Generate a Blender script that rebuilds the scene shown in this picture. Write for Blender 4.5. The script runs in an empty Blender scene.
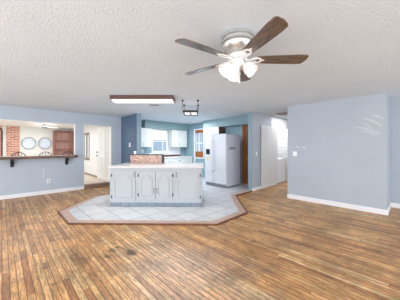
import bpy, bmesh, math, random
from math import sin, cos, pi, radians
from mathutils import Vector, Matrix
random.seed(7)
scn = bpy.context.scene
C = scn.collection

# ------------------------------------------------------------ camera, light
TH = radians(46.0)
F = Vector((cos(TH), sin(TH), 0)); R = Vector((sin(TH), -cos(TH), 0))
def P(t, l, z=0.0): return F*t + R*l + Vector((0, 0, z))
cam_d = bpy.data.cameras.new('camera'); cam = bpy.data.objects.new('camera', cam_d); C.objects.link(cam)
cam.location = (0, 0, 1.35); cam.rotation_euler = (pi/2, 0, TH - pi/2)
cam_d.sensor_width = 36; cam_d.lens = 205/400*36; cam_d.shift_y = -2.7/400; cam_d.clip_start = 0.05
scn.camera = cam
w = bpy.data.worlds.new('world'); scn.world = w; w.use_nodes = True
w.node_tree.nodes['Background'].inputs[0].default_value = (0.94, 0.965, 1.0, 1)
w.node_tree.nodes['Background'].inputs[1].default_value = 2.3
def area(name, loc, tgt, sx, sy, power, col=(1, 1, 1)):
    d = bpy.data.lights.new(name, 'AREA'); d.shape = 'RECTANGLE'; d.size = sx; d.size_y = sy
    d.energy = power; d.color = col
    o = bpy.data.objects.new(name, d); C.objects.link(o); o.location = loc
    o.rotation_euler = (Vector(tgt)-Vector(loc)).to_track_quat('-Z', 'Y').to_euler()
    return o
area('window_light_back', (1.5, -3.4, .8), (2.3, 2, 3.0), 5, 1.6, 52, (.94, .97, 1))  # added fill behind the camera, low and tilted up to lift the ceiling
area('window_light_side', (-2.8, 1.0, .8), (1.5, 3, 3.0), 5, 1.6, 66, (.94, .97, 1))  # second added uplight, left of the camera, also brightening the ceiling
area('kitchen_daylight', (4.9, 6.0, 2.36), (4.9, 6.0, 0), 1.6, .8, 46, (.97, .99, 1))  # added downward fill under the ceiling to brighten the kitchen
area('sunroom_light', (0.8, 9.7, 2.2), (0.8, 9.7, 0), 2.4, 3.0, 50, (.98, .99, 1))  # added overhead fill for the room behind the pass-through
area('hall_light', (7.3, 2.75, 2.40), (7.3, 2.95, 0), .9, .6, 13, (1, .98, .96))  # unseen fill added to brighten the hall and washer front
area('laundry_light', (7.9, 3.7, 2.40), (7.9, 3.8, 0), .8, .4, 18, (1, .99, .97))  # fill added above the washer to brighten the niche
scn.view_settings.view_transform = 'Standard'; scn.view_settings.look = 'None'
scn.view_settings.gamma = 1; scn.view_settings.use_curve_mapping = False
scn.view_settings.exposure = 0.33

# ------------------------------------------------------------ materials
def srgb(r, g, b):
    f = lambda v: (v/255/12.92) if v/255 <= .04045 else ((v/255+.055)/1.055)**2.4
    return (f(r), f(g), f(b), 1)
def N(nt, typ, **kw):
    n = nt.nodes.new(typ)
    for k, v in kw.items():
        if k.startswith('_'): setattr(n, k[1:], v)
    return n
def mat(name, col, rough=.6, metal=0, var=.04, scale=3, bump=0, bscale=60, emit=None, trans=0, spec=.5):
    m = bpy.data.materials.new(name); m.use_nodes = True; nt = m.node_tree
    b = nt.nodes['Principled BSDF']
    b.inputs['Roughness'].default_value = rough; b.inputs['Metallic'].default_value = metal
    b.inputs['Transmission Weight'].default_value = trans
    b.inputs['Specular IOR Level'].default_value = spec
    tc = nt.nodes.new('ShaderNodeTexCoord')
    n = nt.nodes.new('ShaderNodeTexNoise'); n.inputs['Scale'].default_value = scale; n.inputs['Detail'].default_value = 4
    nt.links.new(tc.outputs['Object'], n.inputs['Vector'])
    r = nt.nodes.new('ShaderNodeValToRGB')
    r.color_ramp.elements[0].position = .3; r.color_ramp.elements[1].position = .7
    r.color_ramp.elements[0].color = tuple(c*(1-var*2) for c in col[:3])+(1,)
    r.color_ramp.elements[1].color = tuple(min(1, c*(1+var)) for c in col[:3])+(1,)
    nt.links.new(n.outputs['Fac'], r.inputs['Fac']); nt.links.new(r.outputs['Color'], b.inputs['Base Color'])
    if bump:
        n2 = nt.nodes.new('ShaderNodeTexNoise'); n2.inputs['Scale'].default_value = bscale; n2.inputs['Detail'].default_value = 5
        nt.links.new(tc.outputs['Object'], n2.inputs['Vector'])
        bp = nt.nodes.new('ShaderNodeBump'); bp.inputs['Strength'].default_value = bump; bp.inputs['Distance'].default_value = .01
        nt.links.new(n2.outputs['Fac'], bp.inputs['Height']); nt.links.new(bp.outputs['Normal'], b.inputs['Normal'])
    if emit:
        b.inputs['Emission Color'].default_value = emit[0]; b.inputs['Emission Strength'].default_value = emit[1]
    return m
def math_n(nt, op, a, b=None, c=None):
    n = nt.nodes.new('ShaderNodeMath'); n.operation = op
    for i, v in enumerate((a, b, c)):
        if v is None: continue
        if isinstance(v, (int, float)): n.inputs[i].default_value = v
        else: nt.links.new(v, n.inputs[i])
    return n.outputs[0]

def plank_mat():
    m = bpy.data.materials.new('oak_strip_floor'); m.use_nodes = True; nt = m.node_tree; L = nt.links.new
    b = nt.nodes['Principled BSDF']
    tc = nt.nodes.new('ShaderNodeTexCoord'); s = nt.nodes.new('ShaderNodeSeparateXYZ'); L(tc.outputs['Object'], s.inputs[0])
    W, LEN = .055, 1.1
    xs = math_n(nt, 'DIVIDE', s.outputs['X'], W); row = math_n(nt, 'FLOOR', xs); fx = math_n(nt, 'FRACT', xs)
    wn = nt.nodes.new('ShaderNodeTexWhiteNoise'); wn.noise_dimensions = '1D'; L(row, wn.inputs['W'])
    ys = math_n(nt, 'ADD', math_n(nt, 'DIVIDE', s.outputs['Y'], LEN), math_n(nt, 'MULTIPLY', wn.outputs['Value'], 7.3))
    pl = math_n(nt, 'FLOOR', ys); fy = math_n(nt, 'FRACT', ys)
    cv = nt.nodes.new('ShaderNodeCombineXYZ'); L(row, cv.inputs[0]); L(pl, cv.inputs[1])
    w2 = nt.nodes.new('ShaderNodeTexWhiteNoise'); w2.noise_dimensions = '2D'; L(cv.outputs[0], w2.inputs['Vector'])
    ramp = nt.nodes.new('ShaderNodeValToRGB'); e = ramp.color_ramp.elements
    cols = [(0, (178, 122, 78)), (.12, (200, 144, 92)), (.4, (216, 162, 104)), (.6, (222, 169, 112)), (.88, (230, 182, 124)), (1, (240, 202, 148))]
    e[0].position = 0; e[0].color = srgb(*cols[0][1]); e[1].position = 1; e[1].color = srgb(*cols[-1][1])
    for p, c in cols[1:-1]:
        q = e.new(p); q.color = srgb(*c)
    L(w2.outputs['Value'], ramp.inputs['Fac'])
    # grain
    mp = nt.nodes.new('ShaderNodeMapping'); mp.inputs['Scale'].default_value = (42, 4, 1)
    off = nt.nodes.new('ShaderNodeVectorMath'); off.operation = 'ADD'; L(tc.outputs['Object'], off.inputs[0])
    cz = nt.nodes.new('ShaderNodeCombineXYZ'); L(math_n(nt, 'MULTIPLY', w2.outputs['Value'], 9.0), cz.inputs[2]); L(cz.outputs[0], off.inputs[1])
    L(off.outputs[0], mp.inputs['Vector'])
    g = nt.nodes.new('ShaderNodeTexNoise'); g.inputs['Scale'].default_value = 1; g.inputs['Detail'].default_value = 6; g.inputs['Roughness'].default_value = .65
    L(mp.outputs[0], g.inputs['Vector'])
    gr = nt.nodes.new('ShaderNodeMapRange'); gr.inputs['From Min'].default_value = .3; gr.inputs['From Max'].default_value = .7
    gr.inputs['To Min'].default_value = .5; gr.inputs['To Max'].default_value = 1.32; L(g.outputs['Fac'], gr.inputs['Value'])
    # wear: large scale
    n3 = nt.nodes.new('ShaderNodeTexNoise'); n3.inputs['Scale'].default_value = 2.6; n3.inputs['Detail'].default_value = 6; n3.inputs['Roughness'].default_value = .6; L(tc.outputs['Object'], n3.inputs['Vector'])
    wr = nt.nodes.new('ShaderNodeMapRange'); wr.inputs['From Min'].default_value = .35; wr.inputs['From Max'].default_value = .65
    wr.inputs['To Min'].default_value = .7; wr.inputs['To Max'].default_value = 1.2; L(n3.outputs['Fac'], wr.inputs['Value'])
    # seams
    dx = math_n(nt, 'ABSOLUTE', math_n(nt, 'SUBTRACT', fx, .5)); sx = math_n(nt, 'GREATER_THAN', dx, .43)
    dy = math_n(nt, 'ABSOLUTE', math_n(nt, 'SUBTRACT', fy, .5)); sy = math_n(nt, 'GREATER_THAN', dy, .4975)
    seam = math_n(nt, 'MAXIMUM', sx, sy); sm = math_n(nt, 'SUBTRACT', 1.0, math_n(nt, 'MULTIPLY', seam, .66))
    # dark worn stains, each with its own outline
    stain = None
    n4 = nt.nodes.new('ShaderNodeTexNoise'); n4.inputs['Scale'].default_value = 9; n4.inputs['Detail'].default_value = 5; L(tc.outputs['Object'], n4.inputs['Vector'])
    for (cx, cy, rad, amt, st) in ((1.20, 2.50, .055, .8, 2.4), (.93, 2.62, .045, .65, 1.8), (1.04, 2.72, .035, .7, 4), (1.12, 2.78, .03, .7, 2), (1.1, 2.62, .14, .22, 1.5), (.65, 2.79, .07, .3, 4), (.36, 2.86, .035, .6, 4), (1.75, 1.3, .2, .2, 1), (5.2, 2.95, .3, .35, 1.4), (6.2, 2.6, .35, .3, 1), (2.6, 1.75, .05, .4, 6), (.27, 5.7, .25, .25, 2)):
        ddx = math_n(nt, 'SUBTRACT', s.outputs['X'], cx); ddy = math_n(nt, 'DIVIDE', math_n(nt, 'SUBTRACT', s.outputs['Y'], cy), st)
        dd = math_n(nt, 'SQRT', math_n(nt, 'ADD', math_n(nt, 'MULTIPLY', ddx, ddx), math_n(nt, 'MULTIPLY', ddy, ddy)))
        dn = math_n(nt, 'ADD', dd, math_n(nt, 'MULTIPLY', math_n(nt, 'SUBTRACT', n4.outputs['Fac'], .5), rad*2.6))
        mr = nt.nodes.new('ShaderNodeMapRange'); mr.inputs['From Min'].default_value = rad*.5; mr.inputs['From Max'].default_value = rad
        mr.inputs['To Min'].default_value = amt; mr.inputs['To Max'].default_value = 0; L(dn, mr.inputs['Value'])
        stain = mr.outputs[0] if stain is None else math_n(nt, 'MAXIMUM', stain, mr.outputs[0])
    mp2 = nt.nodes.new('ShaderNodeMapping'); mp2.inputs['Scale'].default_value = (90, 14, 1); L(off.outputs[0], mp2.inputs['Vector'])
    g2 = nt.nodes.new('ShaderNodeTexNoise'); g2.inputs['Scale'].default_value = 1; g2.inputs['Detail'].default_value = 3; L(mp2.outputs[0], g2.inputs['Vector'])
    gr2 = nt.nodes.new('ShaderNodeMapRange'); gr2.inputs['From Min'].default_value = .32; gr2.inputs['From Max'].default_value = .6
    gr2.inputs['To Min'].default_value = .62; gr2.inputs['To Max'].default_value = 1.06; L(g2.outputs['Fac'], gr2.inputs['Value'])
    k = math_n(nt, 'MULTIPLY', math_n(nt, 'MULTIPLY', math_n(nt, 'MULTIPLY', gr.outputs[0], gr2.outputs[0]), wr.outputs[0]), math_n(nt, 'MULTIPLY', sm, math_n(nt, 'SUBTRACT', 1.0, stain)))
    mx = nt.nodes.new('ShaderNodeVectorMath'); mx.operation = 'SCALE'; L(ramp.outputs['Color'], mx.inputs[0]); L(k, mx.inputs['Scale'])
    # patch where the finish has worn away to pale bare wood
    ddx = math_n(nt, 'SUBTRACT', s.outputs['X'], 1.45); ddy = math_n(nt, 'MULTIPLY', math_n(nt, 'SUBTRACT', s.outputs['Y'], 1.75), .6)
    dd = math_n(nt, 'SQRT', math_n(nt, 'ADD', math_n(nt, 'MULTIPLY', ddx, ddx), math_n(nt, 'MULTIPLY', ddy, ddy)))
    dn = math_n(nt, 'ADD', dd, math_n(nt, 'MULTIPLY', math_n(nt, 'SUBTRACT', n3.outputs['Fac'], .5), 1.1))
    wm = nt.nodes.new('ShaderNodeMapRange'); wm.inputs['From Min'].default_value = .2; wm.inputs['From Max'].default_value = .75
    wm.inputs['To Min'].default_value = .5; wm.inputs['To Max'].default_value = 0; L(dn, wm.inputs['Value'])
    pal = nt.nodes.new('ShaderNodeVectorMath'); pal.operation = 'SCALE'; pal.inputs[0].default_value = srgb(232, 206, 186)[:3]; L(k, pal.inputs['Scale'])
    mw = nt.nodes.new('ShaderNodeMix'); mw.data_type = 'VECTOR'; L(wm.outputs[0], mw.inputs[0]); L(mx.outputs[0], mw.inputs[4]); L(pal.outputs[0], mw.inputs[5])
    L(mw.outputs[1], b.inputs['Base Color'])
    rr = nt.nodes.new('ShaderNodeMapRange'); rr.inputs['To Min'].default_value = .27; rr.inputs['To Max'].default_value = .55; L(g.outputs['Fac'], rr.inputs['Value'])
    L(rr.outputs[0], b.inputs['Roughness'])
    bp = nt.nodes.new('ShaderNodeBump'); bp.inputs['Strength'].default_value = .35; bp.inputs['Distance'].default_value = .004
    L(math_n(nt, 'SUBTRACT', g.outputs['Fac'], seam), bp.inputs['Height']); L(bp.outputs['Normal'], b.inputs['Normal'])
    return m

def brick_mat(name, c1, c2, mortar, bw, bh, ms, rough=.5, off=0.5, axes='XY', bump=.4, rot=0, var=0):
    m = bpy.data.materials.new(name); m.use_nodes = True; nt = m.node_tree; L = nt.links.new
    b = nt.nodes['Principled BSDF']; b.inputs['Roughness'].default_value = rough
    tc = nt.nodes.new('ShaderNodeTexCoord'); s = nt.nodes.new('ShaderNodeSeparateXYZ'); L(tc.outputs['Object'], s.inputs[0])
    cv = nt.nodes.new('ShaderNodeCombineXYZ'); L(s.outputs[axes[0]], cv.inputs[0]); L(s.outputs[axes[1]], cv.inputs[1])
    br = nt.nodes.new('ShaderNodeTexBrick'); br.offset = off; br.squash = 1
    br.inputs['Color1'].default_value = c1; br.inputs['Color2'].default_value = c2; br.inputs['Mortar'].default_value = mortar
    br.inputs['Scale'].default_value = 1; br.inputs['Mortar Size'].default_value = ms
    br.inputs['Brick Width'].default_value = bw; br.inputs['Row Height'].default_value = bh
    L(cv.outputs[0], br.inputs['Vector'])
    n = nt.nodes.new('ShaderNodeTexNoise'); n.inputs['Scale'].default_value = 7; n.inputs['Detail'].default_value = 4; L(tc.outputs['Object'], n.inputs['Vector'])
    mr = nt.nodes.new('ShaderNodeMapRange'); mr.inputs['To Min'].default_value = .86; mr.inputs['To Max'].default_value = 1.08; L(n.outputs['Fac'], mr.inputs['Value'])
    mx = nt.nodes.new('ShaderNodeVectorMath'); mx.operation = 'SCALE'; L(br.outputs['Color'], mx.inputs[0]); L(mr.outputs[0], mx.inputs['Scale'])
    L(mx.outputs[0], b.inputs['Base Color'])
    bp = nt.nodes.new('ShaderNodeBump'); bp.inputs['Strength'].default_value = bump; bp.inputs['Distance'].default_value = .004
    L(math_n(nt, 'SUBTRACT', 1.0, br.outputs['Fac']), bp.inputs['Height']); L(bp.outputs['Normal'], b.inputs['Normal'])
    return m
def wood(name, c1, c2, rough=.45, scale=(40, 40, 3)):
    m = bpy.data.materials.new(name); m.use_nodes = True; nt = m.node_tree; L = nt.links.new
    b = nt.nodes['Principled BSDF']; b.inputs['Roughness'].default_value = rough
    tc = nt.nodes.new('ShaderNodeTexCoord'); mp = nt.nodes.new('ShaderNodeMapping'); mp.inputs['Scale'].default_value = scale
    L(tc.outputs['Object'], mp.inputs['Vector'])
    n = nt.nodes.new('ShaderNodeTexNoise'); n.inputs['Scale'].default_value = 1; n.inputs['Detail'].default_value = 6; L(mp.outputs[0], n.inputs['Vector'])
    r = nt.nodes.new('ShaderNodeValToRGB'); r.color_ramp.elements[0].position = .32; r.color_ramp.elements[1].position = .68
    r.color_ramp.elements[0].color = c1; r.color_ramp.elements[1].color = c2
    L(n.outputs['Fac'], r.inputs['Fac']); L(r.outputs['Color'], b.inputs['Base Color'])
    return m
def ceiling_mat():
    m = mat('textured_ceiling', srgb(216, 226, 236), .95, var=.012, scale=1.2, spec=.2); nt = m.node_tree; b = nt.nodes['Principled BSDF']
    tc = nt.nodes.new('ShaderNodeTexCoord')
    n = nt.nodes.new('ShaderNodeTexNoise'); n.inputs['Scale'].default_value = 48; n.inputs['Detail'].default_value = 3; nt.links.new(tc.outputs['Object'], n.inputs['Vector'])
    r = nt.nodes.new('ShaderNodeValToRGB'); r.color_ramp.elements[0].position = .5; r.color_ramp.elements[1].position = .68
    nt.links.new(n.outputs['Fac'], r.inputs['Fac'])
    bp = nt.nodes.new('ShaderNodeBump'); bp.inputs['Strength'].default_value = .4; bp.inputs['Distance'].default_value = .008
    nt.links.new(r.outputs['Color'], bp.inputs['Height']); nt.links.new(bp.outputs['Normal'], b.inputs['Normal'])
    return m
def granite_mat():
    m = mat('speckled_granite', srgb(190, 160, 145), .35); nt = m.node_tree; b = nt.nodes['Principled BSDF']
    tc = nt.nodes.new('ShaderNodeTexCoord'); v = nt.nodes.new('ShaderNodeTexVoronoi'); v.inputs['Scale'].default_value = 48
    nt.links.new(tc.outputs['Object'], v.inputs['Vector'])
    r = nt.nodes.new('ShaderNodeValToRGB'); e = r.color_ramp.elements
    e[0].position = 0; e[0].color = srgb(104, 76, 66); e[1].position = 1; e[1].color = srgb(200, 176, 164)
    q = e.new(.3); q.color = srgb(158, 122, 108); q = e.new(.65); q.color = srgb(178, 146, 130)
    s = nt.nodes.new('ShaderNodeSeparateColor'); nt.links.new(v.outputs['Color'], s.inputs[0]); nt.links.new(s.outputs[0], r.inputs['Fac'])
    nt.links.new(r.outputs['Color'], b.inputs['Base Color'])
    return m
M = {}
M['floor'] = plank_mat()
M['ceil'] = ceiling_mat()
M['wall'] = mat('blue_grey_paint', srgb(176, 186, 197), .55, var=.02, scale=1.5, bump=.12, bscale=45)
M['wallL'] = mat('pale_blue_paint', srgb(182, 194, 208), .55, var=.02, scale=1.5, bump=.12, bscale=45)
M['slate'] = mat('slate_blue_paint', srgb(86, 110, 136), .5, var=.04, scale=2, bump=.1, bscale=45)
M['slate_edge'] = mat('dusty_blue_paint', srgb(138, 162, 176), .5, var=.03, scale=2)
M['teal'] = mat('teal_grey_paint', srgb(134, 163, 170), .5, var=.03, scale=2, bump=.1, bscale=45)
M['kblue'] = mat('kitchen_blue_paint', srgb(140, 170, 182), .5, var=.03, scale=2, bump=.1, bscale=45)
M['trim'] = mat('white_trim_paint', srgb(236, 238, 242), .4, var=.01)
M['cream'] = mat('cream_wall_paint', srgb(228, 228, 224), .7, var=.02)
M['white'] = mat('white_plaster', srgb(238, 238, 234), .7, var=.01)
M['sunfloor'] = mat('beige_sheet_floor', srgb(220, 206, 190), .5, var=.05, scale=6)
M['brick'] = brick_mat('red_brick', srgb(176, 92, 72), srgb(206, 140, 112), srgb(214, 200, 188), .22, .075, .012, .85, axes='XZ')
M['tile'] = brick_mat('pale_floor_tile', srgb(212, 216, 219), srgb(220, 223, 226), srgb(150, 155, 160), .4, .4, .006, .25, off=0, bump=.2)
M['border'] = brick_mat('terracotta_border_tile', srgb(194, 162, 146), srgb(204, 172, 154), srgb(170, 144, 130), .33, .33, .004, .4, off=0, bump=.1)
M['edgewood'] = wood('dark_edge_wood', srgb(92, 56, 40), srgb(122, 78, 54), scale=(8, 8, 30))
M['shiplap'] = brick_mat('white_glazed_wall_tile', srgb(206, 208, 208), srgb(214, 216, 216), srgb(170, 172, 174), .4, .15, .006, .4, axes='YZ', bump=.3)
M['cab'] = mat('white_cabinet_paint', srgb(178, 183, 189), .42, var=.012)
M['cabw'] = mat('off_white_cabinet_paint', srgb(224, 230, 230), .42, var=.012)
M['ctop'] = mat('pale_laminate', srgb(204, 201, 200), .3, var=.03, scale=40)
M['granite'] = granite_mat()
M['black'] = mat('black_metal', srgb(26, 27, 30), .4, var=.03)
M['blackpl'] = mat('black_plastic', srgb(34, 36, 42), .3, var=.03)
M['kick'] = brick_mat('blue_grey_kick_tile', srgb(126, 138, 152), srgb(138, 148, 160), srgb(98, 104, 112), .2, .2, .006, .4, off=0, axes='XZ')
M['fridge'] = mat('white_enamel', srgb(226, 230, 238), .3, var=.01)
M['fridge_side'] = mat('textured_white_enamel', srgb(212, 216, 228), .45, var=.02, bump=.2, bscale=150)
M['grey'] = mat('grey_plastic', srgb(140, 144, 150), .5, var=.03)
M['oak'] = wood('orange_stained_wood', srgb(132, 76, 34), srgb(172, 108, 56))
M['brownwood'] = wood('brown_wood', srgb(84, 56, 42), srgb(118, 82, 62), scale=(4, 30, 30))
M['barwood'] = wood('dark_bar_wood', srgb(78, 52, 42), srgb(128, 96, 80), scale=(3, 30, 30))
M['redwood'] = wood('reddish_shelf_wood', srgb(122, 72, 60), srgb(160, 108, 92), scale=(4, 30, 30))
M['shelfback'] = wood('rosy_panel_wood', srgb(186, 144, 132), srgb(212, 172, 158), scale=(30, 30, 3))
M['stepwood'] = wood('grey_brown_wood', srgb(112, 88, 76), srgb(150, 122, 104), scale=(4, 30, 30))
M['dimwood'] = wood('grey_brown_trim', srgb(134, 120, 106), srgb(160, 144, 128))
M['blade_top'] = wood('weathered_blade_wood', srgb(74, 62, 54), srgb(116, 101, 90), .18, scale=(6, 60, 10))
M['nickel'] = mat('brushed_nickel', srgb(206, 206, 204), .3, metal=.75, var=.04)
M['whitemetal'] = mat('white_enamelled_metal', srgb(236, 236, 234), .35, var=.01)
M['shade'] = mat('frosted_glass', srgb(246, 246, 244), .35, var=.01, emit=((1, .98, .95, 1), .1))
M['diff'] = mat('lamp_diffuser', srgb(246, 242, 240), .5, var=.01, emit=((1, .94, .94, 1), .7))
M['wframe'] = wood('mauve_brown_trim_wood', srgb(80, 56, 50), srgb(106, 78, 72), scale=(4, 30, 30))
M['wend'] = wood('mahogany_trim_wood', srgb(96, 58, 40), srgb(122, 78, 56), scale=(30, 4, 30))
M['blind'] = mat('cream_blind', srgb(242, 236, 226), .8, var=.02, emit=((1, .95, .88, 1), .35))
M['sky'] = mat('bright_daylight_glass', srgb(130, 150, 168), .1, var=.06, emit=((.55, .68, .82, 1), .25))
M['skypale'] = mat('pale_daylight_glass', srgb(214, 226, 234), .1, var=.06, emit=((.8, .88, .95, 1), .3))
M['mirror'] = mat('silvered_glass', srgb(206, 218, 232), .12, var=.06, scale=5)
M['gframe'] = mat('grey_painted_frame', srgb(150, 158, 162), .5, var=.04)
M['spackle'] = mat('white_filler', srgb(206, 211, 219), .8, var=.02)
M['streak'] = mat('pale_skim_plaster', srgb(194, 201, 208), .5, var=.02, bump=.3, bscale=30)
M['yellow'] = mat('yellow_paper', srgb(232, 214, 130), .7)
M['plate'] = mat('white_plastic', srgb(242, 243, 246), .35, var=.01)
M['door_w'] = mat('white_door_paint', srgb(232, 234, 232), .4, var=.01)
M['slider'] = mat('grey_white_panel', srgb(216, 219, 222), .4, var=.015)

# ------------------------------------------------------------ mesh helpers
class MB:
    def __init__(s): s.bm = bmesh.new()
    def box(s, x0, x1, y0, y1, z0, z1, mtx=None):
        vs = [Vector((x, y, z)) for z in (z0, z1) for y in (y0, y1) for x in (x0, x1)]
        if mtx is not None: vs = [mtx @ v for v in vs]
        v = [s.bm.verts.new(p) for p in vs]
        for f in ((0, 2, 3, 1), (4, 5, 7, 6), (0, 1, 5, 4), (2, 6, 7, 3), (0, 4, 6, 2), (1, 3, 7, 5)):
            s.bm.faces.new([v[i] for i in f])
        return s
    def prism(s, pts, z0, z1, mtx=None):
        # pts polygon in local XY, extruded along Z
        a = [Vector((p[0], p[1], z0)) for p in pts]; b = [Vector((p[0], p[1], z1)) for p in pts]
        if mtx is not None: a = [mtx @ v for v in a]; b = [mtx @ v for v in b]
        a = [s.bm.verts.new(p) for p in a]; b = [s.bm.verts.new(p) for p in b]; n = len(a)
        s.bm.faces.new(a[::-1]); s.bm.faces.new(b)
        for i in range(n): s.bm.faces.new((a[i], a[(i+1) % n], b[(i+1) % n], b[i]))
        return s
    def ring(s, outer, inner, z0, z1, mtx=None):
        n = len(outer); V = []
        for poly in (outer, inner):
            for z in (z0, z1):
                q = [Vector((p[0], p[1], z)) for p in poly]
                if mtx is not None: q = [mtx @ v for v in q]
                V.append([s.bm.verts.new(p) for p in q])
        o0, o1, i0, i1 = V
        for i in range(n):
            j = (i+1) % n
            s.bm.faces.new((o0[i], o0[j], o1[j], o1[i])); s.bm.faces.new((i0[j], i0[i], i1[i], i1[j]))
            s.bm.faces.new((o1[i], o1[j], i1[j], i1[i])); s.bm.faces.new((o0[j], o0[i], i0[i], i0[j]))
        return s
    def tube(s, pts, r, n=8, closed=False):
        pts = [Vector(p) for p in pts]; rings = []; m = len(pts)
        rs = r if isinstance(r, (list, tuple)) else [r]*m
        for i, p in enumerate(pts):
            if closed: d = pts[(i+1) % m]-pts[i-1]
            else: d = pts[min(i+1, m-1)]-pts[max(i-1, 0)]
            q = d.normalized().to_track_quat('Z', 'Y').to_matrix() if not closed else None
            if closed:
                dn = d.normalized(); up = Vector((0, 0, 1)) if abs(dn.z) < .9 else Vector((1, 0, 0))
                a = dn.cross(up).normalized(); b = a.cross(dn)
            else:
                a = q @ Vector((1, 0, 0)); b = q @ Vector((0, 1, 0))
            rings.append([s.bm.verts.new(p+a*rs[i]*cos(2*pi*k/n)+b*rs[i]*sin(2*pi*k/n)) for k in range(n)])
        rng = range(m) if closed else range(m-1)
        for i in rng:
            A, B = rings[i], rings[(i+1) % m]
            for k in range(n): s.bm.faces.new((A[k], A[(k+1) % n], B[(k+1) % n], B[k]))
        if not closed: s.bm.faces.new(rings[0][::-1]); s.bm.faces.new(rings[-1])
        return s
    def lathe(s, prof, n=32, mtx=None, cap=True, lobes=0, amp=0):
        rings = []
        for r, z in prof:
            rr = []
            for k in range(n):
                a = 2*pi*k/n; q = r*(1+amp*cos(lobes*a)) if lobes else r
                v = Vector((q*cos(a), q*sin(a), z))
                rr.append(s.bm.verts.new(mtx @ v if mtx is not None else v))
            rings.append(rr)
        for A, B in zip(rings, rings[1:]):
            for k in range(n): s.bm.faces.new((A[k], A[(k+1) % n], B[(k+1) % n], B[k]))
        if cap: s.bm.faces.new(rings[0][::-1]); s.bm.faces.new(rings[-1])
        return s
    def build(s, name, m, parent=None, smooth=False, bevel=0, loc=None, rz=None):
        bmesh.ops.recalc_face_normals(s.bm, faces=s.bm.faces)
        me = bpy.data.meshes.new(name); s.bm.to_mesh(me); s.bm.free()
        if smooth:
            for p in me.polygons: p.use_smooth = True
        me.materials.append(m); o = bpy.data.objects.new(name, me); C.objects.link(o)
        if smooth:
            try:
                md = o.modifiers.new('edge', 'EDGE_SPLIT'); md.split_angle = radians(40)
            except Exception: pass
        if bevel:
            md = o.modifiers.new('bevel', 'BEVEL'); md.width = bevel; md.segments = 2; md.limit_method = 'ANGLE'
        if parent: o.parent = parent
        if loc: o.location = loc
        if rz is not None: o.rotation_euler.z = rz
        return o
def tag(o, label, cat, group=None):
    o['label'] = label; o['category'] = cat
    if group: o['group'] = group
    return o
def thing(name, label, cat, loc=(0, 0, 0), rz=0, group=None):
    o = bpy.data.objects.new(name, None); C.objects.link(o); o.location = loc; o.rotation_euler.z = rz
    o.empty_display_size = .1
    return tag(o, label, cat, group)
def struct(name, mb, m, **k):
    o = mb.build(name, m, **k); o['kind'] = 'structure'; return o
def copy_tree(o, parent=None):
    c = o.copy(); C.objects.link(c)
    if parent: c.parent = parent
    for ch in list(o.children): copy_tree(ch, c)
    return c
H = 2.44
YW = 7.36      # plane of the left wall
XB = 5.5       # plane of the right wall block
XR = 6.37      # kitchen right wall
YK = 7.68      # kitchen back wall

# ------------------------------------------------------------ setting
struct('floor', MB().box(-3, 9, -4, YW+.14, -.1, 0), M['floor'])
tp = [(.82, 5.09), (.82, 4.18), (2.67, 2.33), (3.61, 2.33), (4.66, 3.38), (5.5, 3.38), (5.5, 3.54), (XR, 3.54), (XR, YK), (3.26, YK), (3.26, 6.05), (1.78, 6.05)]
def inset(pts, d, idx):
    # offset polygon edges (CCW) whose index is in idx by d inward
    n = len(pts); lines = []
    for i in range(n):
        a = Vector(pts[i]); b = Vector(pts[(i+1) % n]); e = (b-a).normalized(); nrm = Vector((-e.y, e.x))
        k = d if i in idx else 0
        lines.append((a+nrm*k, e))
    out = []
    for i in range(n):
        p, u = lines[i-1]; q, v = lines[i]
        den = u.x*v.y-u.y*v.x
        if abs(den) < 1e-6: out.append(tuple(q)); continue
        t = ((q.x-p.x)*v.y-(q.y-p.y)*v.x)/den
        out.append(tuple(p+u*t))
    return out
edges = (0, 1, 2, 3, 4, 10, 11)
t1 = inset(tp, .03, edges); t2 = inset(tp, .17, edges)
struct('floor_kitchen', MB().prism(t2, 0.0, .02), M['tile'])
def strip(A, B, z0, z1):
    mb = MB()
    for i in edges:
        j = (i+1) % len(A)
        mb.prism([A[i], A[j], B[j], B[i]], z0, z1)
    return mb
struct('trim_1', strip(t1, t2, 0, .022), M['border'])
struct('trim_2', strip(tp, t1, 0, .024), M['edgewood'])
struct('ceiling', MB().box(-3, 9, -4, YK+.15, H, H+.1), M['ceil'])
# left wall with pass-through and doorway
mb = MB()
OX0, OX1, OZ0, OZ1 = -1.6, 1.66, 1.038, 2.075
DX0, DX1, DZ = 1.90, 2.77, 2.085
y0, y1 = YW, YW+.14
mb.box(-3, OX0, y0, y1, 0, H).box(OX0, OX1, y0, y1, 0, OZ0).box(OX0, OX1, y0, y1, OZ1, H)
mb.box(OX1, DX0, y0, y1, 0, H).box(DX0, DX1, y0, y1, DZ, H).box(DX1, 3.26, y0, y1, 0, H)
struct('wall_left', mb, M['wallL'])
struct('trim_3', MB().box(OX1-.012, OX1+.0, y0, y1+.005, OZ0+.07, OZ1).box(OX0, OX1-.012, y0, y1+.005, OZ1-.012, OZ1), M['white'])
struct('trim_4', MB().box(DX0, DX0+.015, y0, y1+.005, .12, DZ-.015).box(DX1-.015, DX1, y0, y1+.005, .12, DZ-.015).box(DX0, DX1, y0, y1+.005, DZ-.015, DZ), M['white'])
struct('wall_kitchen_left', MB().box(3.12, 3.26, 6.15, YW, 0, H), M['slate'])
struct('trim_5', MB().box(3.115, 3.265, 6.13, 6.15, 0, H), M['slate_edge'])
# kitchen back wall with a window hole
WX0, WX1, WZ0, WZ1 = 4.6, 5.32, 1.16, 2.09
mb = MB().box(3.26, WX0, YK, YK+.14, 0, H).box(WX1, XR+.14, YK, YK+.14, 0, H).box(WX0, WX1, YK, YK+.14, 0, WZ0).box(WX0, WX1, YK, YK+.14, WZ1, H)
struct('wall_kitchen_back', mb, M['kblue'])
struct('wall_kitchen_soffit', MB().box(4.07, XR, 7.35, YK, 2.13, H), M['teal'])
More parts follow.
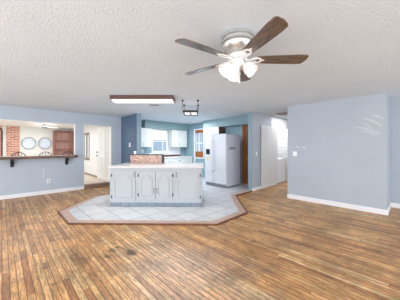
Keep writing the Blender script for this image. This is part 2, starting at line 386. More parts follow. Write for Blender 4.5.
# kitchen right wall, window and dark door in it
RY0, RY1, RZ0, RZ1 = 6.36, 6.90, .90, 2.13
ry0, ry1 = 3.7, 4.33
mb = MB().box(XR, XR+.14, 3.54, ry0, 0, H).box(XR, XR+.14, ry0, ry1, 2.12, H).box(XR, XR+.14, ry1, RY0, 0, H)
mb.box(XR, XR+.14, RY0, RY1, 0, RZ0).box(XR, XR+.14, RY0, RY1, RZ1, H).box(XR, XR+.14, RY1, YK, 0, H)
struct('wall_kitchen_right', mb, M['kblue'])
struct('wall_kitchen_bulkhead', MB().box(5.95, XR, 3.54, 5.97, 2.14, H), M['teal'])
# hall wall
struct('wall_hall', MB().box(5.52, 7.17, 3.42, 3.54, 0, H).box(7.17, 9, 3.42, 3.54, 2.09, H), M['wall'])
struct('trim_6', MB().box(5.5, 5.52, 3.415, 3.545, 0, H), M['slate_edge'])
struct('trim_7', MB().box(6.75, 9, 3.405, 3.42, 2.08, 2.40), M['trim'])
struct('wall_laundry', MB().box(7.05, 9, 4.3, 4.42, 0, H).box(7.05, 7.17, 3.54, 4.3, 0, H).box(8.4, 8.5, 3.54, 4.3, 0, H), M['shiplap'])
struct('wall_block', MB().box(XB, XR-.05, .35, 2.32, 0, H), M['wall'])
struct('wall_right', MB().box(6.32, 6.46, -4, .35, 0, H), M['wall'])
struct('wall_hall_end', MB().box(9, 9.1, -.5, 4.5, 0, H), M['wall'])
# baseboards
b = .105; t = .018
struct('baseboard_left', MB().box(-3, DX0, YW-t, YW, 0, b).box(DX1, 3.12, YW-t, YW, 0, b), M['trim'], bevel=.004)
struct('baseboard_block', MB().box(XB-t, XB, .35-t, 2.32, 0, b).box(XB, 6.32-t, .35-t, .35, 0, b), M['trim'], bevel=.004)
struct('baseboard_right', MB().box(6.32-t, 6.32, -4, .35, 0, b), M['trim'], bevel=.004)
struct('baseboard_hall', MB().box(5.52, 7.17, 3.42-t, 3.42, 0, .09), M['trim'], bevel=.004)
# step into the room behind
struct('trim_8', MB().box(DX0, DX1, YW-.02, YW+.16, 0, .13), M['stepwood'])
# room behind the left wall
YF = 12.0; XS = 2.76; HS = 2.27
struct('floor_sunroom', MB().box(-3, XS+.1, y1, YF+.1, -.1, .12), M['sunfloor'])
struct('ceiling_sunroom', MB().box(-3, XS+.1, y1, YF+.1, HS, HS+.1), M['white'])
struct('wall_sunroom_far', MB().box(.56, XS+.1, YF, YF+.12, .12, HS).box(.02, .13, YF, YF+.12, .12, HS), M['cream'])
struct('wall_sunroom_brick', MB().box(-3, .02, YF, YF+.12, .12, HS).box(.13, .56, YF-.03, YF+.12, .12, HS), M['brick'])
SY0, SY1, SZ0, SZ1 = 9.9, 10.7, .86, 1.92
mb = MB().box(XS, XS+.12, y1, SY0, .12, HS).box(XS, XS+.12, SY1, YF, .12, HS).box(XS, XS+.12, SY0, SY1, .12, SZ0).box(XS, XS+.12, SY0, SY1, SZ1, HS)
struct('wall_sunroom_right', mb, M['cream'])
struct('baseboard_sunroom', MB().box(XS-.015, XS, 8.8, YF, .12, .2), M['dimwood'])

# windows
def window(n, frame_mb, pane_mb, fm, pm, extra=()):
    e = bpy.data.objects.new('window_%d' % n, None); C.objects.link(e); e['kind'] = 'structure'
    frame_mb.build('window_frame', fm, e); pane_mb.build('pane', pm, e)
    for nm, m_, mm in extra: m_.build(nm, mm, e)
    return e
# 1: kitchen back window
yy = YK
fr = MB().box(WX0-.05, WX0+.02, yy-.03, yy+.05, WZ0-.05, WZ1+.05).box(WX1-.02, WX1+.05, yy-.03, yy+.05, WZ0-.05, WZ1+.05)
fr.box(WX0+.02, WX1-.02, yy-.03, yy+.05, WZ1-.02, WZ1+.05).box(WX0+.02, WX1-.02, yy-.05, yy+.05, WZ0-.05, WZ0+.03).box(WX0+.02, WX1-.02, yy+.02, yy+.05, 1.60, 1.64)
fr.box(5.12, 5.15, yy+.02, yy+.05, WZ0+.03, 1.60)
window(1, fr, MB().box(WX0, WX1, yy+.06, yy+.07, WZ0, WZ1), M['trim'], M['sky'])
bl = MB()
for i in range(15): bl.box(WX0+.04, WX1-.04, yy-.02, yy-.004, 1.68+i*.026, 1.702+i*.026)
bl.box(WX0+.03, WX1-.03, yy-.025, yy+.0, 2.06, 2.09)
tag(bl.build('window_blind', M['blind']), 'cream horizontal blind half lowered over the kitchen window', 'blind')
# 2: right wall window of the kitchen
fr = MB().box(XR-.02, XR+.04, RY0-.05, RY0, RZ0-.05, RZ1+.05).box(XR-.02, XR+.04, RY1, RY1+.08, RZ0-.5, RZ1+.05).box(XR-.02, XR+.04, RY0, RY1, RZ1, RZ1+.05).box(XR-.04, XR+.04, RY0-.05, RY1, RZ0-.05, RZ0)
sash = MB().box(XR+.01, XR+.05, RY0, RY1, 2.0, RZ1).box(XR+.01, XR+.05, RY0, RY1, RZ0, 1.16).box(XR+.01, XR+.05, RY0, RY0+.06, 1.16, 2.0)
mun = MB().box(XR+.02, XR+.05, RY0+.06, RY1, 1.52, 1.56).box(XR+.02, XR+.05, 6.66, 6.70, 1.16, 2.0).box(XR+.02, XR+.05, RY1-.04, RY1, 1.16, 2.0)
window(2, fr, MB().box(XR+.06, XR+.07, RY0, RY1, RZ0, RZ1), M['trim'], M['sky'], (('sash', sash, M['oak']), ('muntins', mun, M['trim'])))
# 3: window in the room behind
fr = MB().box(XS-.02, XS+.04, SY0-.08, SY0, SZ0-.08, SZ1+.08).box(XS-.02, XS+.04, SY1, SY1+.08, SZ0-.08, SZ1+.08)
fr.box(XS-.02, XS+.04, SY0, SY1, SZ1, SZ1+.08).box(XS-.03, XS+.04, SY0, SY1, SZ0-.08, SZ0).box(XS, XS+.04, 10.28, 10.33, SZ0, SZ1)
window(3, fr, MB().box(XS+.05, XS+.06, SY0, SY1, SZ0, SZ1), M['dimwood'], M['skypale'])
# white door in the room behind
d = bpy.data.objects.new('door_1', None); C.objects.link(d); d['kind'] = 'structure'
dm = MB().box(XS-.045, XS-.005, 7.78, 8.66, .13, 2.12)
dm.build('door_slab', M['door_w'], d, bevel=.004)
pm = MB()
for ya, yb in ((7.86, 8.18), (8.26, 8.58)):
    for za, zb in ((.3, .95), (1.1, 1.98)): pm.ring([(ya, za), (yb, za), (yb, zb), (ya, zb)], [(ya+.03, za+.03), (yb-.03, za+.03), (yb-.03, zb-.03), (ya+.03, zb-.03)], 0, .012, Matrix(((0, 0, -1, XS-.045), (1, 0, 0, 0), (0, 1, 0, 0), (0, 0, 0, 1))))
pm.build('door_panel', M['door_w'], d)
MB().box(XS-.03, XS, 7.70, 7.77, .12, 2.2).box(XS-.03, XS, 8.67, 8.74, .12, 2.2).box(XS-.03, XS, 7.77, 8.67, 2.13, 2.2).build('door_casing', M['white'], d)
MB().box(XS-.034, XS, 8.655, 8.675, .13, 2.13).box(XS-.034, XS, 7.768, 7.776, .13, 2.13).build('door_gap', M['dimwood'], d)
for z in (1.02, 1.16): MB().lathe([(.012, 0), (.012, .03), (.03, .04), (.034, .055), (.02, .07)], 14, Matrix.Translation((XS-.045, 8.58, z)) @ Matrix.Rotation(-pi/2, 4, 'Y')).build('door_knob', M['gframe'], d, smooth=True)
# stained wooden door beside the fridge
d = bpy.data.objects.new('door_2', None); C.objects.link(d); d['kind'] = 'structure'
MB().box(XR+.02, XR+.06, ry0+.03, ry1-.05, .02, 2.08).build('door_slab', M['oak'], d)
MB().box(XR-.02, XR+.08, ry1-.05, ry1+.02, 0.02, 2.14).box(XR-.02, XR+.08, ry0-.02, ry0+.03, .02, 2.14).box(XR-.02, XR+.08, ry0+.03, ry1-.05, 2.08, 2.14).build('door_casing', M['oak'], d)
pm = MB()
for za, zb in ((.2, .9), (1.05, 1.95)): pm.box(XR+.008, XR+.02, ry0+.13, ry1-.15, za, zb)
pm.build('door_panel', M['edgewood'], d, bevel=.005)

# ------------------------------------------------------------ bar top on the pass-through
t_ = thing('bar_counter', 'dark brown wooden bar ledge along the pass-through opening in the left wall', 'counter', (0, YW, 1.04))
MB().prism([(-1.75, -.28), (1.55, -.28), (1.67, -.2), (1.72, -.02), (1.715, -.001), (-1.75, -.001)], .0, .065).build('bar_top', M['barwood'], t_, bevel=.006)
struct('trim_10', MB().box(OX0+.002, OX1-.014, YW, YW+.30, 1.04, 1.105), M['barwood'])  # rear part of the bar board, modelled separately where it crosses the wall
for x in (-1.35, .19, 1.42):
    k = MB(); mt = Matrix(((0, 0, 1, x-.035), (1, 0, 0, 0), (0, 1, 0, 0), (0, 0, 0, 1)))
    k.prism([(-.001, 0), (-.2, 0), (-.2, -.03), (-.13, -.06), (-.11, -.1), (-.06, -.13), (-.05, -.2), (-.001, -.22)], 0, .07, mt)
    k.build('bracket', M['black'], t_, bevel=.004)

# ------------------------------------------------------------ kitchen island
A = radians(-45)
isl = thing('kitchen_island', 'white kitchen island with arched panel doors and pale top standing on the tile platform', 'island', (2.465, 3.985, .02), A)
hw = 1.035; D = 1.02
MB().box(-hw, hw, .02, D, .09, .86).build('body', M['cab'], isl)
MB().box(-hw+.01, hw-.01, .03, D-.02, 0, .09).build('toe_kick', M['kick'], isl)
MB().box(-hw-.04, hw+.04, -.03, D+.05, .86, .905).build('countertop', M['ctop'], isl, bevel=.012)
def arch(x0, x1, z0, z1, rise, n=14):
    pts = [(x0, z0), (x1, z0)]
    sh = (x1-x0)*.12
    pts.append((x1, z1-rise)); pts.append((x1-sh, z1-rise))
    for i in range(1, n):
        a = i/n; xx = x1-sh-(x1-x0-2*sh)*a; pts.append((xx, z1-rise+rise*sin(pi*a)**.75))
    pts += [(x0+sh, z1-rise), (x0, z1-rise)]
    return pts
XZ = lambda y: Matrix(((1, 0, 0, 0), (0, 0, 1, y), (0, 1, 0, 0), (0, 0, 0, 1)))
def shrink(pts, c, k): return [(c[0]+(p[0]-c[0])*k, c[1]+(p[1]-c[1])*k) for p in pts]
def cab_door(x0, x1, z0, z1, rise, m, parent, hinge, hside, y=.0, th=.02, hx=None, hz=None, name='door'):
    d = MB().box(x0, x1, y, y+th, z0, z1).build(name, m, parent, bevel=.004)
    a = arch(x0+.06, x1-.06, z0+.06, z1-.06, rise) if rise else [(x0+.05, z0+.05), (x1-.05, z0+.05), (x1-.05, z1-.05), (x0+.05, z1-.05)]
    c = ((x0+x1)/2, (z0+z1)/2)
    pm_ = MB().ring(a, shrink(a, c, .93), y-.009, y, XZ(0))
    pm_.prism(shrink(a, c, .86), y-.007, y, XZ(0))
    pm_.build('panel', m, d)
    if hinge is not None:
        for z in (z0+.1, z1-.1): MB().box(hinge-.009, hinge+.009, y-.012, y, z-.03, z+.03).build('hinge', M['black'], d)
    if hx is not None:
        MB().tube([(hx, y, hz-.05), (hx, y-.025, hz-.04), (hx, y-.025, hz+.04), (hx, y, hz+.05)], .006, 6).build('handle', M['black'], d)
    return d
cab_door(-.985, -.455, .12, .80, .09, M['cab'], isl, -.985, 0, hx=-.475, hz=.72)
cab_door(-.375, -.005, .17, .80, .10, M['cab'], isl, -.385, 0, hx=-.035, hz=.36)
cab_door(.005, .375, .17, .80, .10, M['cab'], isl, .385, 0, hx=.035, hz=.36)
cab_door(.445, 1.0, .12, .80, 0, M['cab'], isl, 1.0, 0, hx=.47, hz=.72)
gb = MB().box(-.853, -.02, .80, .98, .905, 1.125).build('raised_backsplash', M['granite'], isl)
gb['label'] = 'speckled pinkish brown raised block with a black rim'
MB().box(-.865, .0, .785, .995, 1.125, 1.145).box(-.02, .01, .79, .99, .905, 1.125).build('rim', M['black'], gb)
# white cup on the block
cup = MB().lathe([(.028, 0), (.036, .08), (.034, .08), (.026, .008)], 18).build('cup', M['plate'], smooth=True)
u = Vector((cos(A), sin(A))); nn = Vector((-sin(A), cos(A)))
q = Vector((2.465, 3.985))+u*(-.76)+nn*.9
cup.location = (q.x, q.y, 1.166); tag(cup, 'small white cup on the black rim of the speckled island block', 'cup')

# ------------------------------------------------------------ fridge
fr = thing('refrigerator', 'white side by side refrigerator with black dispenser under the bulkhead', 'refrigerator', (5.6, 4.70, .02), -pi/2)
W0, W1 = -.48, .47; FD = .35
MB().box(W0, W1, -FD+.06, .46, .03, 1.76).build('body', M['fridge_side'], fr, bevel=.008)
sp = -.075
fz = MB().box(W0, sp-.005, -FD, -FD+.055, .10, 1.78).build('freezer_door', M['fridge'], fr, bevel=.012)
fd = MB().box(sp+.005, W1, -FD, -FD+.055, .10, 1.78).build('refrigerator_door', M['fridge'], fr, bevel=.012)
for s_, o_ in ((-1, fz), (1, fd)):
    x = sp+s_*.035
    MB().box(x-.012, x+.012, -FD-.045, -FD-.02, .5, 1.6).box(x-.012, x+.012, -FD-.03, -FD, .5, .56).box(x-.012, x+.012, -FD-.03, -FD, 1.54, 1.6).build('handle', M['fridge'], o_, bevel=.005)
dp = MB().box(-.42, -.24, -FD-.012, -FD, 1.08, 1.27).build('dispenser', M['blackpl'], fz, bevel=.005)
MB().box(-.385, -.30, -FD-.004, -FD, .87, .99).build('sticker', M['yellow'], fz)
MB().box(W0+.01, W1-.01, -FD+.03, -FD+.06, .02, .095).build('toe_grille', M['grey'], fr)
pl = MB()
for i in range(4): pl.box(W1, W1+.006, -.17+i*.085, -.10+i*.085, 1.25, 1.34)
pl.build('side_label', M['grey'], fr)
for x in (W0+.08, W1-.08):
    for y in (-.2, .38): MB().lathe([(.02, 0), (.02, .035)], 12, Matrix.Translation((x, y, 0))).build('foot', M['grey'], fr)

# wall cabinet above the fridge
c_ = thing('wall_cabinet', 'white double door cabinet with bare brown side above the refrigerator', 'cabinet', (5.97, 5.55, 1.87))
MB().box(0, XR-5.97-.002, -.41, .40, 0, .265).build('body', M['brownwood'], c_)
RX = Matrix(((0, 0, 1, 0), (1, 0, 0, 0), (0, 1, 0, 0), (0, 0, 0, 1)))
for ya, yb in ((-.41, -.008), (.0, .40)):
    d = MB().box(-.02, 0, ya, yb, 0, .262).build('door', M['cabw'], c_, bevel=.003)
    MB().ring([(ya+.04, .04), (yb-.04, .04), (yb-.04, .225), (ya+.04, .225)], [(ya+.05, .05), (yb-.05, .05), (yb-.05, .215), (ya+.05, .215)], -.026, -.02, RX).build('panel', M['cabw'], d)
cord = MB().tube([(5.93, 5.27, 1.81), (5.9, 5.2, 1.83), (5.88, 5.12, 1.81), (5.86, 5.0, 1.83), (5.84, 4.93, 1.862), (5.8, 4.9, 1.815)], .008, 6).build('power_cord', M['blackpl'])
tag(cord, 'short black cord lying on top of the refrigerator', 'cord')

# ------------------------------------------------------------ kitchen back wall units
YC = 7.35
def wall_unit(x0, x1, z0, z1, doors, label, side='left'):
    o = thing('wall_cabinet', label, 'cabinet', ((x0+x1)/2, YK-.005, z0))
    w = (x1-x0)/2; dep = YK-.005-YC
    MB().box(-w, w, -dep+.02, 0, 0, z1-z0).build('body', M['cabw'], o)
    n = len(doors)-1
    for a, b_ in zip(doors, doors[1:]):
        cab_door(a-(x0+x1)/2+.004, b_-(x0+x1)/2-.004, .006, z1-z0-.006, .07, M['cabw'], o, None, 0, y=-dep, hx=(b_-(x0+x1)/2-.035), hz=.12)
    return o
wall_unit(3.62, 4.42, 1.36, 2.12, [3.62, 4.02, 4.42], 'white wall cabinet left of the kitchen window, beside the slate blue wall')
wall_unit(5.40, 6.26, 1.36, 2.12, [5.40, 5.83, 6.26], 'white wall cabinet right of the kitchen window under the teal soffit')
def base_unit(x0, x1, label, drawers=True):
    cx = (x0+x1)/2; w = (x1-x0)/2-.002
    o = thing('base_cabinet', label, 'cabinet', (cx, YK-.005, .02), 0, 'base cabinets under the back worktop')
    MB().box(-w, w, -.58, 0, .1, .87).build('body', M['cabw'], o)
    MB().box(-w, w, -.53, 0, 0, .1).build('toe_kick', M['grey'], o)
    d = MB().box(-w+.01, w-.01, -.6, -.58, .66, .84).build('drawer', M['cabw'], o, bevel=.005)
    MB().tube([(-.05, -.6, .75), (-.04, -.625, .75), (.04, -.625, .75), (.05, -.6, .75)], .007, 6).build('handle', M['black'], d)
    cab_door(-w+.01, w-.01, .12, .64, .06, M['cabw'], o, None, 0, y=-.6, hx=w-.05, hz=.55)
bl_ = ['white base cabinet nearest the slate blue stub wall', 'white base cabinet under the left wall cabinet', 'white base cabinet left of the sink window', 'white base cabinet beneath the kitchen window', 'white base cabinet below the right wall cabinet', 'white base cabinet in the far kitchen corner']
xs = [3.27, 3.78, 4.3, 4.81, 5.33, 5.85, 6.36]
for i in range(6): base_unit(xs[i], xs[i+1], bl_[i])
wt = thing('worktop', 'white back worktop with a dark brown upstand under the kitchen window', 'worktop', (4.82, YK, .892))
MB().box(-1.555, 1.545, -.63, -.002, 0, .04).build('slab', M['cabw'], wt, bevel=.006)
MB().box(-.1, 1.28, -.03, -.002, .04, .12).build('upstand', M['barwood'], wt)
struct('trim_9', MB().box(4.45, 6.1, YK-.012, YK, 1.012, 1.11).box(5.37, 6.1, YK-.012, YK, 1.11, 1.36), M['trim'])
# double outlet plate on the back wall
def plate(name, label, cat, loc, rz, w=.075, h=.12, gang=1, kind='switch', m=None):
    o = thing(name, label, cat, loc, rz)
    MB().box(-w/2*gang, w/2*gang, -.008, 0, -h/2, h/2).build('cover_plate', m or M['plate'], o, bevel=.002)
    for g in range(gang):
        x = (g-(gang-1)/2)*w
        if kind == 'switch': MB().box(x-.008, x+.008, -.018, -.008, -.012, .012).build('toggle', M['plate'], o)
        else:
            for z in (-.025, .025): MB().box(x-.016, x+.016, -.011, -.008, z-.014, z+.014).build('socket', M['grey'], o)
    return o
plate('wall_outlet', 'white outlet plate on the kitchen wall under the left wall cabinet', 'outlet', (4.12, YK, 1.20), 0, gang=2, kind='outlet')
plate('wall_thermostat', 'white and dark wall control on the slate blue stub wall', 'control', (3.12, 6.66, 1.43), -pi/2, w=.12, h=.14, kind='outlet')
plate('light_switch', 'white switch plate on the big grey blue wall block', 'switch', (XB, 2.13, 1.18), -pi/2, gang=1, w=.1)
plate('light_switch', 'white switch plate on the hall wall beside the tall white panel', 'switch', (5.78, 3.42, 1.15), 0, w=.09)
plate('wall_outlet', 'white outlet plate low on the wall under the bar ledge', 'outlet', (.97, YW, .37), 0, kind='outlet')
# filler marks on the wall block and the left wall (wear with its own shape)
def blob(name, label, pts, mtx, m):
    return tag(MB().prism(pts, 0, .0025, mtx).build(name, m), label, 'wall patch')
YZ = lambda x: Matrix(((0, 0, -1, x), (1, 0, 0, 0), (0, 1, 0, 0), (0, 0, 0, 1)))
blob('filler_patch', 'white filler smear above the switch on the wall block', [(1.98, 1.33), (2.03, 1.35), (2.08, 1.34), (2.12, 1.36), (2.09, 1.38), (2.04, 1.37), (1.99, 1.365)], YZ(XB), M['spackle'])
blob('filler_patch', 'second white filler smear, right of the one above the switch', [(1.84, 1.35), (1.92, 1.37), (1.95, 1.35), (1.93, 1.33), (1.88, 1.32)], YZ(XB), M['spackle'])
stk = MB()
for (ya, za, yb, zb_, wd) in ((.75, 1.98, .42, 1.78, .03), (.9, 1.80, .45, 1.62, .025), (.8, 1.70, .5, 1.58, .02), (.6, 2.0, .40, 1.92, .03), (.7, 1.86, .55, 1.66, .02)):
    my, mz = (ya+yb)/2, (za+zb_)/2+.03
    stk.prism([(ya, za), (my, mz-wd), (yb, zb_-wd*.4), (yb, zb_+wd*.6), (my, mz+wd), (ya, za+.004)], 0, .002, YZ(XB))
tag(stk.build('plaster_streaks', M['streak']), 'feathery pale plaster streaks high on the right end of the wall block', 'wall patch')
YX = Matrix(((1, 0, 0, 0), (0, 0, -1, YW), (0, 1, 0, 0), (0, 0, 0, 1)))
blob('filler_patch', 'narrow pale filler streak above the low outlet under the bar', [(.84, .5), (.87, .5), (.875, .7), (.86, .8), (.85, .65)], YX, M['spackle'])

# ------------------------------------------------------------ hall: tall panel, washer, vent
sl = thing('sliding_door', 'tall plain greyish white sliding door panel against the hall wall', 'door', (6.6, 3.40, 0))
MB().box(-.57, .55, -.025, .0, .09, 2.03).build('panel', M['slider'], sl, bevel=.003)
MB().box(-.57, .55, -.02, .005, 2.03, 2.06).build('track', M['trim'], sl)
ws = thing('washing_machine', 'white washing machine in the laundry niche past the hall wall', 'washing machine', (7.62, 3.80, 0))
MB().box(-.34, .34, -.35, .33, .02, .92).build('body', M['fridge'], ws, bevel=.012)
MB().prism([(.1, 0), (.33, 0), (.33, .14), (.2, .14)], -.34, .34, Matrix(((0, 0, 1, 0), (1, 0, 0, 0), (0, 1, 0, .92), (0, 0, 0, 1)))).build('control_panel', M['fridge'], ws)
MB().box(-.28, .28, -.32, .08, .92, .935).build('lid', M['plate'], ws, bevel=.005)
for x in (-.2, .0, .2): MB().lathe([(.028, 0), (.025, .02)], 14, Matrix.Translation((x, .15, .99)) @ Matrix.Rotation(radians(55), 4, 'X')).build('knob', M['grey'], ws)
for x in (-.28, .28):
    for y in (-.28, .28): MB().lathe([(.02, 0), (.02, .02)], 10, Matrix.Translation((x, y, 0))).build('foot', M['grey'], ws)
box_ = MB().box(-.1, .1, -.08, .08, 0, .13)
tag(box_.build('folded_cloth', M['plate'], bevel=.03, loc=(7.44, 3.62, .936)), 'white bundle on the lid of the washing machine', 'cloth')
def vent(name, label, loc, w, d, m, rz=0, n=6):
    o = thing(name, label, 'vent', loc, rz)
    MB().ring([(-w/2, -d/2), (w/2, -d/2), (w/2, d/2), (-w/2, d/2)], [(-w/2+.025, -d/2+.025), (w/2-.025, -d/2+.025), (w/2-.025, d/2-.025), (-w/2+.025, d/2-.025)], -.012, 0).build('frame', m, o)
    s = MB()
    for i in range(n):
        y = -d/2+.03+(d-.06)*(i+.5)/n; s.box(-w/2+.025, w/2-.025, y-.004, y+.004, -.01, -.002)
    s.build('louvres', m, o)
    MB().box(-w/2+.02, w/2-.02, -d/2+.02, d/2-.02, -.003, -.001).build('backing', M['grey'], o)
    return o
vent('ceiling_vent', 'grey return air vent in the hall ceiling near the header', (6.55, 2.88, H), .5, .4, M['dimwood'])
vp = P(5.28, -1.18, H)
vent('ceiling_vent', 'small white supply vent just behind the long ceiling light', tuple(vp), .22, .12, M['gframe'], rz=A, n=4)

# ------------------------------------------------------------ ceiling light
lc = P(4.47, -1.222, H)
cl = thing('ceiling_light', 'long fluorescent ceiling light with wooden trim over the island', 'ceiling light', tuple(lc), TH-pi/2)
L2, D2 = .66, .20
MB().box(-L2, L2, -D2, -D2+.02, -.085, 0).box(-L2, L2, D2-.02, D2, -.085, 0).build('side_trim', M['wframe'], cl, bevel=.004)
for s_ in (-1, 1):
    a, b_ = sorted((s_*L2, s_*(L2-.022)))
    MB().box(a, b_, -D2+.02, D2-.02, -.085, 0).build('end_cap', M['wend'], cl, bevel=.004)
prof = []
for i in range(9):
    a = pi*i/8; prof.append((-(D2-.022)*cos(a), -.07-.045*sin(a)))
prof += [(D2-.022, -.01), (-D2+.022, -.01)]
MB().prism(prof, -L2+.025, L2-.025, Matrix(((0, 0, 1, 0), (1, 0, 0, 0), (0, 1, 0, 0), (0, 0, 0, 1)))).build('diffuser', M['diff'], cl, smooth=True)

ld = bpy.data.lights.new('tube_light', 'AREA'); ld.shape = 'RECTANGLE'; ld.size = 1.2; ld.size_y = .3; ld.energy = 20; ld.color = (1, .985, .97)
lo = bpy.data.objects.new('tube_light', ld); C.objects.link(lo); lo.parent = cl; lo.location = (0, 0, -.125)

# ------------------------------------------------------------ hanging rack
rc = P(5.0, -.225, H)
rk = thing('hanging_light', 'small black rectangular light hanging from the ceiling on four rods', 'hanging light', tuple(rc), TH-pi/2)
rw, rd, zt = .175, .27, -.235
MB().box(-rw, rw, -rd, -rd+.03, zt-.045, zt).box(-rw, rw, rd-.03, rd, zt-.045, zt).box(-rw, -rw+.025, -rd+.03, rd-.03, zt-.045, zt).box(rw-.025, rw, -rd+.03, rd-.03, zt-.045, zt).build('frame', M['black'], rk)
for s_ in (-1, 1):
    x0, x1 = sorted((s_*.012, s_*(rw-.03))); MB().box(x0, x1, -rd+.035, rd-.035, zt-.03, zt-.012).build('lamp_panel', M['diff'], rk)
g = MB()
for i in range(6):
    x = -rw+.045+i*(2*rw-.09)/5; g.tube([(x, -rd+.03, zt-.04), (x, rd-.03, zt-.04)], .003, 5)
g.build('wire_grid', M['grey'], rk)
MB().box(-.01, .01, -rd+.03, rd-.03, zt-.04, zt).build('crossbar', M['black'], rk)
for x in (-rw, rw):
    for y in (-rd, rd):
        MB().tube([(x*.97, y*.97, zt), (x*1.02, y, -.02)], .006, 6).build('rod', M['black'], rk)
        MB().lathe([(.018, -.035), (.022, -.02), (.03, -.01), (.03, 0)], 12, Matrix.Translation((x*1.02, y, 0))).build('ceiling_hook', M['black'], rk)
MB().tube([(0, -.02, zt-.04), (0, -.02, zt-.08)], .012, 8).build('switch_knob', M['black'], rk)

# ------------------------------------------------------------ ceiling fan
fc = P(2.03, .372, H)
fan = thing('ceiling_fan', 'five blade ceiling fan with brushed metal housing and frosted glass shades', 'ceiling fan', tuple(fc), TH-pi/2)
MB().lathe([(.150, 0), (.166, -.008), (.168, -.03), (.148, -.036), (.148, -.046), (.164, -.052), (.164, -.072), (.142, -.078), (.142, -.088), (.158, -.094), (.152, -.118), (.125, -.150), (.100, -.170), (.06, -.175)], 48).build('housing', M['nickel'], fan, smooth=True)
MB().lathe([(.085, -.175), (.095, -.185), (.095, -.215), (.08, -.222)], 32).build('flywheel', M['whitemetal'], fan, smooth=True)
MB().lathe([(.05, -.222), (.062, -.235), (.062, -.275), (.045, -.295), (.022, -.305), (.012, -.33), (.004, -.335)], 28).build('light_hub', M['whitemetal'], fan, smooth=True)
zb = -.225
def blade_pts(r0, r1):
    pts = []
    pts += [(r0, -.050), (r0+.1, -.058), (r1-.10, -.070), (r1-.012, -.066), (r1, -.050), (r1+.002, 0), (r1-.018, .050), (r1-.034, .066), (r1-.1, .070), (r0+.1, .058), (r0, .050)]
    return pts
for i in range(5):
    a = -.02+radians(72*i)
    mt = Matrix.Rotation(a, 4, 'Z') @ Matrix.Translation((0, 0, zb)) @ Matrix.Rotation(radians(-12), 4, 'X')
    bl_o = MB().prism(blade_pts(.19, .672), -.004, .004).build('blade', M['blade_top'], fan)
    bl_o.matrix_local = mt
    n = 20
    O = [(.178+.062*cos(2*pi*k/n), .042*sin(2*pi*k/n)) for k in range(n)]
    I = [(.178+.042*cos(2*pi*k/n), .025*sin(2*pi*k/n)) for k in range(n)]
    ir = MB().ring(O, I, -.012, -.004).prism([(.07, -.014), (.125, -.010), (.125, .010), (.07, .014)], -.012, -.002)
    ir.prism([(.225, -.012), (.26, -.006), (.26, .006), (.225, .012)], -.01, -.004)
    io = ir.build('blade_iron', M['whitemetal'], bl_o)
for k, a in enumerate((200, 240, 342, 95)):
    a = radians(a)
    base = Vector((cos(a)*.05, sin(a)*.05, -.262)); dr = Vector((cos(a)*.72, sin(a)*.72, -.70)).normalized()
    q = dr.to_track_quat('Z', 'Y').to_matrix().to_4x4()
    mt = Matrix.Translation(base) @ q
    s_ = MB().tube([base-dr*.01, base+dr*.035], .016, 10).build('lamp_arm', M['whitemetal'], fan, smooth=True)
    g = MB().lathe([(.022, .025), (.034, .035), (.052, .06), (.060, .09), (.060, .115), (.068, .14), (.064, .14), (.055, .115), (.055, .09), (.046, .06), (.026, .035)], 32, mt, cap=False, lobes=8, amp=.04)
    g.build('lamp_shade', M['shade'], s_, smooth=True)
    MB().lathe([(.012, .03), (.022, .05), (.028, .075), (.02, .1), (.004, .108)], 14, mt).build('bulb', M['shade'], s_, smooth=True)
for (x, y, l) in ((.012, -.03, .14), (-.02, -.03, .10)):
    c0 = MB().tube([(x, y, -.29), (x, y, -.29-l)], .0025, 5).build('pull_chain', M['nickel'], fan)
    MB().lathe([(.003, 0), (.009, -.012), (.007, -.03), (.002, -.034)], 10, Matrix.Translation((x, y, -.29-l))).build('chain_weight', M['plate'], c0, smooth=True)

# ------------------------------------------------------------ room behind the pass-through
pst = tag(MB().tube([(.0, 11.86, .12), (.0, 11.86, 2.0), (-.03, 11.86, 2.1), (-.10, 11.86, 2.17), (-.25, 11.86, 2.2), (-.8, 11.86, 2.2)], .025, 8).build('arched_post', M['black'], smooth=True), 'black arched metal post in front of the brick wall', 'post')
for i, (cx, lab) in enumerate(((.865, 'octagonal grey framed mirror nearer the brick on the cream wall'), (1.455, 'octagonal grey framed mirror nearer the wooden shelves'))):
    m_ = thing('octagonal_mirror', lab, 'mirror', (cx, YF, 1.53), 0, None)
    def octo(w, h, k=.29): return [(-w, -h+h*2*k), (-w+w*2*k, -h), (w-w*2*k, -h), (w, -h+h*2*k), (w, h-h*2*k), (w-w*2*k, h), (-w+w*2*k, h), (-w, h-h*2*k)]
    MB().ring(octo(.25, .265), octo(.215, .23), -.04, 0, XZ(0)).build('frame', M['gframe'], m_)
    MB().prism(octo(.215, .23), -.02, -.002, XZ(0)).build('glass', M['mirror'], m_)
hs = thing('shelving_unit', 'reddish wooden built-in shelves at the right end of the cream wall', 'shelves', (2.2, YF, .12))
MB().box(-.45, -.40, -.3, 0, 0, 2.02).box(.40, .45, -.3, 0, 0, 2.02).box(-.40, .40, -.3, 0, 1.97, 2.02).box(-.4, .4, -.3, 0, 0, .06).build('carcass', M['redwood'], hs)
MB().box(-.4, .4, -.02, 0, .06, 1.97).build('back_panel', M['shelfback'], hs)
for z in (.45, .8, 1.13, 1.53): MB().box(-.4, .4, -.28, -.02, z, z+.03).build('shelf', M['redwood'], hs)
MB().box(.16, .20, -.3, -.27, .06, 1.97).build('stile', M['redwood'], hs)
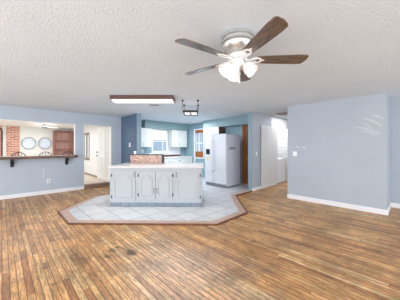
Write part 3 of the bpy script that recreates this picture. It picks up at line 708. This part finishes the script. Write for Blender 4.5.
# bar stools
st = thing('bar_stool', 'x', 'stool', (.42, 8.05, .12))
MB().lathe([(.0, .60), (.19, .60), (.2, .615), (.2, .635), (.18, .65), (0, .65)], 24, cap=False).build('seat', M['redwood'], st, smooth=True)
pts = []
for i in range(17):
    a = pi*i/16; pts.append((-.21*cos(a), .17+.03*sin(a), .80+.28*sin(a)))
bk = MB().tube([(-.17, .12, .62)]+pts+[(.17, .12, .62)], .011, 6)
for i in range(-2, 3):
    x = i*.07; zt_ = .80+.28*math.sqrt(max(0, 1-(x/.21)**2)); bk.tube([(x*.8, .14, .63), (x, .19, zt_)], .007, 5)
bk.build('backrest', M['black'], st, smooth=True)
for sx in (-1, 1):
    for sy in (-1, 1): MB().tube([(sx*.13, sy*.13, .60), (sx*.2, sy*.2, 0)], .014, 8).build('leg', M['black'], st, smooth=True)
MB().tube([(.235*cos(2*pi*k/24), .235*sin(2*pi*k/24), .22) for k in range(24)], .009, 6, closed=True).build('footrest', M['black'], st, smooth=True)
labs = ['black arched back stool behind the bar ledge, in front of the brick', 'black arched back stool behind the bar ledge, below the octagonal mirrors', 'black arched back stool behind the bar ledge, in front of the wooden shelves']
for i, (x, y, r_) in enumerate(((.38, 8.05, .1), (1.0, 8.1, -.1), (1.66, 8.1, .05))):
    o = st if i == 0 else copy_tree(st)
    o.location = (x, y, .12); o.rotation_euler.z = r_; o['label'] = labs[i]; o['group'] = 'stools behind the bar'
# small fan of the room behind
f2 = thing('ceiling_fan', 'small distant white ceiling fan seen above the octagonal mirrors', 'ceiling fan', (1.2, 10.1, HS))
MB().lathe([(.05, 0), (.05, -.03), (.02, -.04), (.02, -.07), (.09, -.08), (.1, -.12), (.05, -.16), (.03, -.19)], 20).build('housing', M['gframe'], f2, smooth=True)
for i in range(4):
    a = radians(20+90*i)
    o = MB().prism(blade_pts(.1, .5), -.003, .003).build('blade', M['white'], f2)
    o.matrix_local = Matrix.Rotation(a, 4, 'Z') @ Matrix.Translation((0, 0, -.11)) @ Matrix.Rotation(radians(10), 4, 'X')
